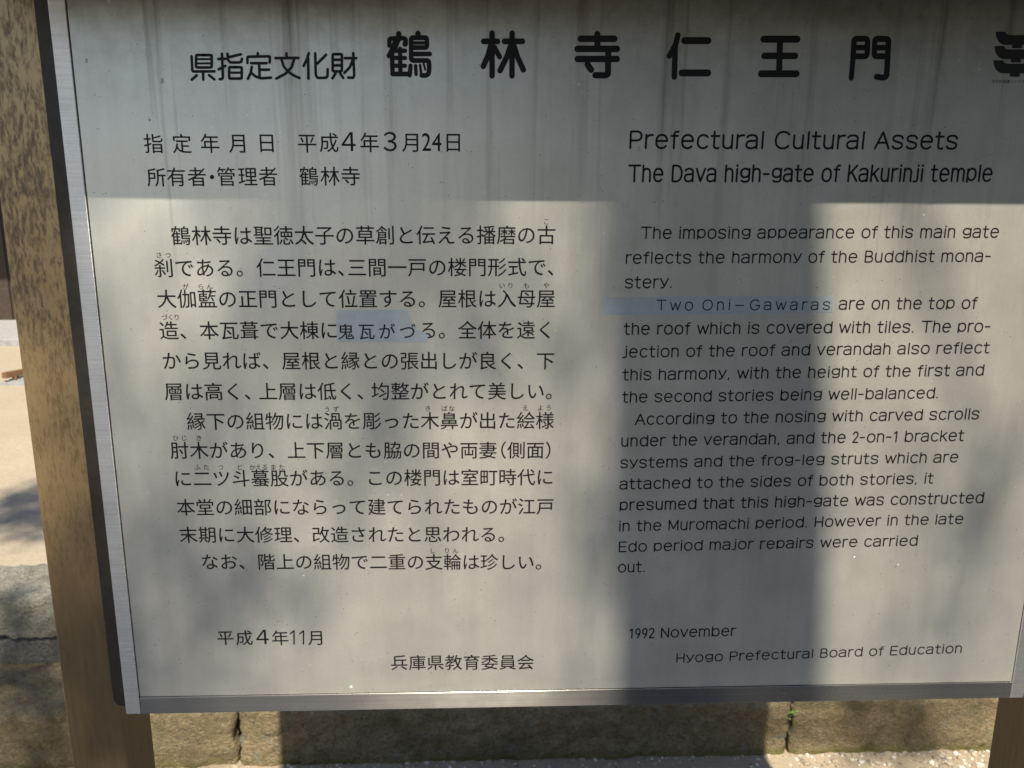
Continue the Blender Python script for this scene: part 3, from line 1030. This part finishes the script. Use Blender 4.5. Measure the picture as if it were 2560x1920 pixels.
# weed sprouting from the joint between two stones
wb = on_y(1974, 1800, WALL_Y - 0.012)
weed = empty("weed", wb)
tag(weed, "tiny green weed sprouting from the joint between two lower stones", "weed")
mb = MB()
for dx, hh in ((0.0, 0.035), (0.012, 0.03), (-0.008, 0.026)):
    tube(mb, [(0, 0.006, 0), (dx * 0.5, -0.004, hh * 0.6), (dx, -0.008, hh)], [0.0008, 0.0007, 0.0005], 5)
st = mb.build("stem", M_WEED, weed)
rnd = random.Random(5)
for k in range(11):
    a = rnd.uniform(0, 6.28)
    L = rnd.uniform(0.008, 0.014)
    c0 = Vector((rnd.uniform(-0.014, 0.016), rnd.uniform(-0.014, 0.0), rnd.uniform(0.008, 0.038)))
    d = Vector((math.cos(a), -abs(math.sin(a)) * 0.6, rnd.uniform(-0.1, 0.7))).normalized()
    s_ = d.cross(Vector((0.2, -0.5, 1))).normalized()
    u = d.cross(s_)
    mb = MB()
    mb.add([c0, c0 + d * L * 0.4 + s_ * L * 0.32 + u * L * 0.06, c0 + d * L, c0 + d * L * 0.4 - s_ * L * 0.32 + u * L * 0.06, c0 + d * L * 0.5 - u * L * 0.05], [(0, 1, 4), (1, 2, 4), (2, 3, 4), (3, 0, 4)])
    mb.build("leaf", M_WEED, weed)

# reddish twig on the gravel
ta, tb_ = on_z(2290, 1862, 0.006), on_z(2372, 1850, 0.006)
twig = MB()
n = 7
tube(twig, [ta.lerp(tb_, i / n) + Vector((0, math.sin(i * 1.3) * 0.004, 0.002 * math.sin(i))) for i in range(n + 1)], [0.0035 - 0.0003 * i for i in range(n + 1)], 7)
tag(twig.build("fallen_twig", M_TWIG, smooth=True), "reddish fallen twig lying on the gravel near the right post", "twig")

# ---------------------------------------------------------------- what shows past the left post: hall, step, rail
ZT = Z_C - 0.012
base = on_z(20, 866, ZT)
HY = base.y
s_top = on_y(20, 848, HY).z
hall_y = on_z(20, 800, s_top).y
hall = empty("temple_hall", (-6.0, hall_y, ZT))
tag(hall, "dark timber temple hall far behind the left post", "hall")


def hpart(mb, name, mat, bevel=0.0):
    o = mb.build(name, mat, bevel=bevel)
    o.parent = hall
    o.matrix_parent_inverse = Matrix.Translation(-Vector((-6.0, hall_y, ZT)))
    return o


mb = MB()
mb.box(-10.5, -2.35, HY, hall_y + 2.5, ZT - 0.1, s_top)
hpart(mb, "stone_step", M_SLAB, 0.006)
x = -10.0
k = 0
while x < -2.6:
    mb = MB()
    off = 0.012 * (k % 2)
    mb.box(x, x + 0.236, hall_y + off, hall_y + off + 0.05, s_top, s_top + 2.9)
    hpart(mb, "wall_board", M_WOOD)
    x += 0.24
    k += 1
for x in (-10.0, -7.6, -5.2, -2.75):
    mb = MB()
    mb.box(x, x + 0.24, hall_y - 0.09, hall_y + 0.06, s_top, s_top + 2.95)
    hpart(mb, "pillar", M_WOOD, 0.006)
mb = MB()
zr = s_top + 2.9
mb.add([(-11.2, hall_y - 1.5, zr - 0.25), (-1.6, hall_y - 1.5, zr - 0.25), (-1.6, hall_y + 2.6, zr + 1.9), (-11.2, hall_y + 2.6, zr + 1.9),
        (-11.2, hall_y - 1.5, zr - 0.11), (-1.6, hall_y - 1.5, zr - 0.11), (-1.6, hall_y + 2.6, zr + 2.06), (-11.2, hall_y + 2.6, zr + 2.06)],
       [(0, 3, 2, 1), (4, 5, 6, 7), (0, 1, 5, 4), (1, 2, 6, 5), (2, 3, 7, 6), (3, 0, 4, 7)])
hpart(mb, "roof", M_SLAB)

g0 = on_z(19, 963, ZT)
rail = empty("wooden_rail", g0)
tag(rail, "low brown wooden rail on a short leg beside the left post", "rail")
top = on_y(10, 931, g0.y).z - ZT
mid = on_y(10, 946, g0.y).z - ZT
xl = on_y(4, 940, g0.y).x - g0.x
xr = on_y(16, 940, g0.y).x - g0.x
mb = MB()
dx, dy = 0.55, 0.95
mb.add([(xl, 0, mid), (xr, 0, mid), (xr, 0, top), (xl, 0, top), (xl + dx, dy, mid), (xr + dx, dy, mid), (xr + dx, dy, top), (xl + dx, dy, top)],
       [(0, 1, 2, 3), (4, 7, 6, 5), (0, 4, 5, 1), (1, 5, 6, 2), (2, 6, 7, 3), (3, 7, 4, 0)])
mb.build("beam", M_WOOD2, rail, bevel=0.003)
for f in (0.05, 0.85):
    mb = MB()
    cx = (xl + xr) / 2 + dx * f + 0.012
    mb.box(cx - 0.014, cx + 0.014, dy * f, dy * f + 0.04, 0, mid + 0.004)
    mb.build("leg", M_WOOD2, rail)
gc = on_z(33, 960, ZT)
grate = empty("drain_grate", gc)
tag(grate, "small grey slatted drain grate under the wooden rail", "grate")
for k in range(6):
    mb = MB()
    yy = -0.05 + k * 0.035
    mb.box(-0.06 + 0.012 * k, 0.16 + 0.012 * k, yy, yy + 0.022, 0.0, 0.02 + 0.004 * k)
    mb.build("slat", M_SLAB, grate)

# ---------------------------------------------------------------- trees behind the photographer: the pine's shade dapples the board
def leaf_quads(mb, c, r, n, size, rnd, aim=None):
    for _ in range(n):
        p = Vector((rnd.gauss(0, 1), rnd.gauss(0, 1), rnd.gauss(0, 1))) * r * 0.62 + c
        a = Vector((rnd.gauss(0, 1), rnd.gauss(0, 1), rnd.gauss(0, 0.6))).normalized()
        b = a.cross(Vector((rnd.gauss(0, 1), rnd.gauss(0, 1), rnd.gauss(0, 1)))).normalized()
        L = size * rnd.uniform(0.6, 1.3)
        w = L * 0.38
        mb.add([p - a * L / 2, p + b * w / 2, p + a * L / 2, p - b * w / 2], [(0, 1, 2, 3)])


def sunward(p, s):
    return Vector(p) + sun_dir * s


pine = empty("pine_tree", (1.333, -2.85, 0))
tag(pine, "leaning pine tree behind the photographer whose trunk shades the board", "tree")
PO = Vector((1.333, -2.85, 0))
tr_pts, tr_r = [], []
for k in range(15):
    z = k * 0.62
    wob = Vector((0.03 * math.sin(z * 1.1), 0.05 * math.sin(z * 0.7 + 1), 0)) * (0 if 5.0 < z < 6.3 else 1)
    tr_pts.append(Vector((-0.09 * z, 0.0, z)) + wob)
    tr_r.append(0.225 - 0.0145 * z)
mb = MB()
tube(mb, tr_pts, tr_r, 16)
mb.build("trunk", M_BARK, pine, smooth=True)


def bpt(px, py):
    a, b = board_pt(px, py)
    return Vector((a, 0.0, G + b))


rnd = random.Random(21)
# (point that the clump shades, distance up the sun ray, radius, leaves)
CL = [(bpt(1170, 545), 6.6, 0.10, 63), (bpt(1050, 620), 6.8, 0.10, 57), (bpt(970, 760), 6.9, 0.085, 36), (bpt(900, 890), 7.0, 0.08, 27), (bpt(760, 960), 7.1, 0.08, 21),
      (bpt(560, 1030), 7.0, 0.08, 14), (bpt(390, 1110), 7.0, 0.10, 24), (bpt(330, 1300), 7.2, 0.12, 39), (bpt(350, 1500), 7.2, 0.12, 45), (bpt(430, 1680), 7.2, 0.11, 35), (bpt(560, 1480), 7.2, 0.09, 12),
      (bpt(640, 1640), 7.2, 0.09, 10), (bpt(830, 590), 6.7, 0.08, 21), (bpt(660, 560), 6.8, 0.07, 10), (bpt(290, 760), 6.8, 0.08, 10), (bpt(60, 560), 6.6, 0.06, 68), (bpt(70, 640), 6.6, 0.05, 51), (bpt(160, 1560), 7.4, 0.11, 102),
      (bpt(230, 1800), 7.4, 0.10, 85), (bpt(280, 1900), 7.4, 0.10, 17), (bpt(2480, 1250), 7.4, 0.10, 13), (bpt(2350, 1560), 7.4, 0.11, 25), (bpt(900, 1300), 7.4, 0.08, 6), (bpt(1455, 640), 7.4, 0.06, 14), (bpt(1440, 900), 7.4, 0.07, 16), (bpt(1470, 1250), 7.4, 0.07, 16), (bpt(1500, 1560), 7.4, 0.07, 12), (bpt(2140, 1150), 7.4, 0.06, 6)]
for px, py, y, s, r, n in [(30, 1530, 1.46, 8.0, 0.09, 36), (90, 1640, 1.42, 8.0, 0.13, 100), (20, 1700, 1.35, 8.0, 0.13, 110), (110, 1760, 1.30, 8.0, 0.12, 90), (60, 1860, 1.2, 8.0, 0.14, 120), (150, 1900, 1.2, 8.0, 0.12, 90),
                           (470, 1860, 1.2, 8.0, 0.10, 20), (2230, 1800, 1.2, 8.0, 0.09, 50), (2330, 1830, 1.15, 8.0, 0.07, 30), (2130, 1790, 1.2, 8.0, 0.07, 16), (2450, 1780, 1.2, 8, 0.06, 8)]:
    CL.append((on_y(px, py, y), s, r, n))
for px, py, r, n in [(30, 1260, 0.14, 130), (80, 1235, 0.11, 90), (95, 1320, 0.12, 120), (20, 1300, 0.11, 80), (70, 1285, 0.12, 110)]:
    CL.append((on_z(px, py, ZT), 8.5, r, n))
crown, limbs = MB(), []
for p, s, r, n in CL:
    c0 = sunward(p, s) - PO
    leaf_quads(crown, c0, r, n, 0.075, rnd)
    limbs.append(c0)
cent = Vector((-0.09 * 6.8, 0, 6.8))
for k, c0 in enumerate(limbs):
    if k % 2 == 0:
        mb = MB()
        h0 = 6.6 + 0.07 * (k % 12)
        a = Vector((-0.09 * h0, 0, h0))
        m1 = a.lerp(c0, 0.5) + Vector((0, -0.25, 0.25))
        tube(mb, [a, m1, c0], [0.035, 0.02, 0.006], 6)
        mb.build("limb", M_BARK, pine)
# unseen canopy added to shade the ground, clear of rays to board and steps
for k in range(520):
    z = rnd.uniform(5.4, 9.6)
    y = rnd.uniform(-9.0, -3.2)
    x = rnd.uniform(-5.6, 5.4)
    edge = y + z / 1.511
    if edge > 0.25:
        continue
    if edge > -0.5:
        leaf_quads(crown, Vector((x, y, z)) - PO, 0.22, 30, 0.15, rnd)
    else:
        leaf_quads(crown, Vector((x, y, z)) - PO, 0.42, 44, 0.22, rnd)
cr_o = crown.build("crown", M_LEAF, pine)

TREES = [((3.9, -2.9), 5.0, "unseen bushy evergreen added to block sky light just right of the leaning pine"), ((2.9, -5.6), 5.6, "unseen evergreen added to darken the board, close behind the photographer on the right"),
         ((4.4, -7.0), 5.2, "unseen dense evergreen added to darken reflections, mid row behind the photographer"), ((7.0, -5.2), 5.6, "unseen tall evergreen added to darken reflections at the far right behind the photographer"),
         ((1.6, -9.0), 6.0, "unseen evergreen added to darken reflections directly behind the leaning pine"), ((5.6, -10.5), 6.5, "unseen broad evergreen added to darken reflections, farthest back on the right")]
for (tx, ty), H, lab in TREES:  # unseen evergreens added to dim reflections and sky light on the board's right
    t_o = empty("shade_evergreen", (tx, ty, 0))
    tag(t_o, lab, "tree", "evergreen trees behind the photographer")
    mb = MB()
    tube(mb, [(0, 0, -0.1), (0.05, 0, H * 0.4), (0, 0.05, H * 0.9)], [0.2, 0.14, 0.04], 10)
    mb.build("trunk", M_BARK, t_o, smooth=True)
    mb = MB()
    for k in range(110):
        z = rnd.uniform(0.3, H)
        rr = (0.5 + 1.5 * math.sin(math.pi * min(1, z / H * 0.9 + 0.1)))
        a = rnd.uniform(0, 6.28)
        leaf_quads(mb, Vector((math.cos(a) * rr * rnd.random() ** 0.5, math.sin(a) * rr * rnd.random() ** 0.5, z)), 0.35, 46, 0.2, rnd)
    mb.build("crown", M_LEAF, t_o)
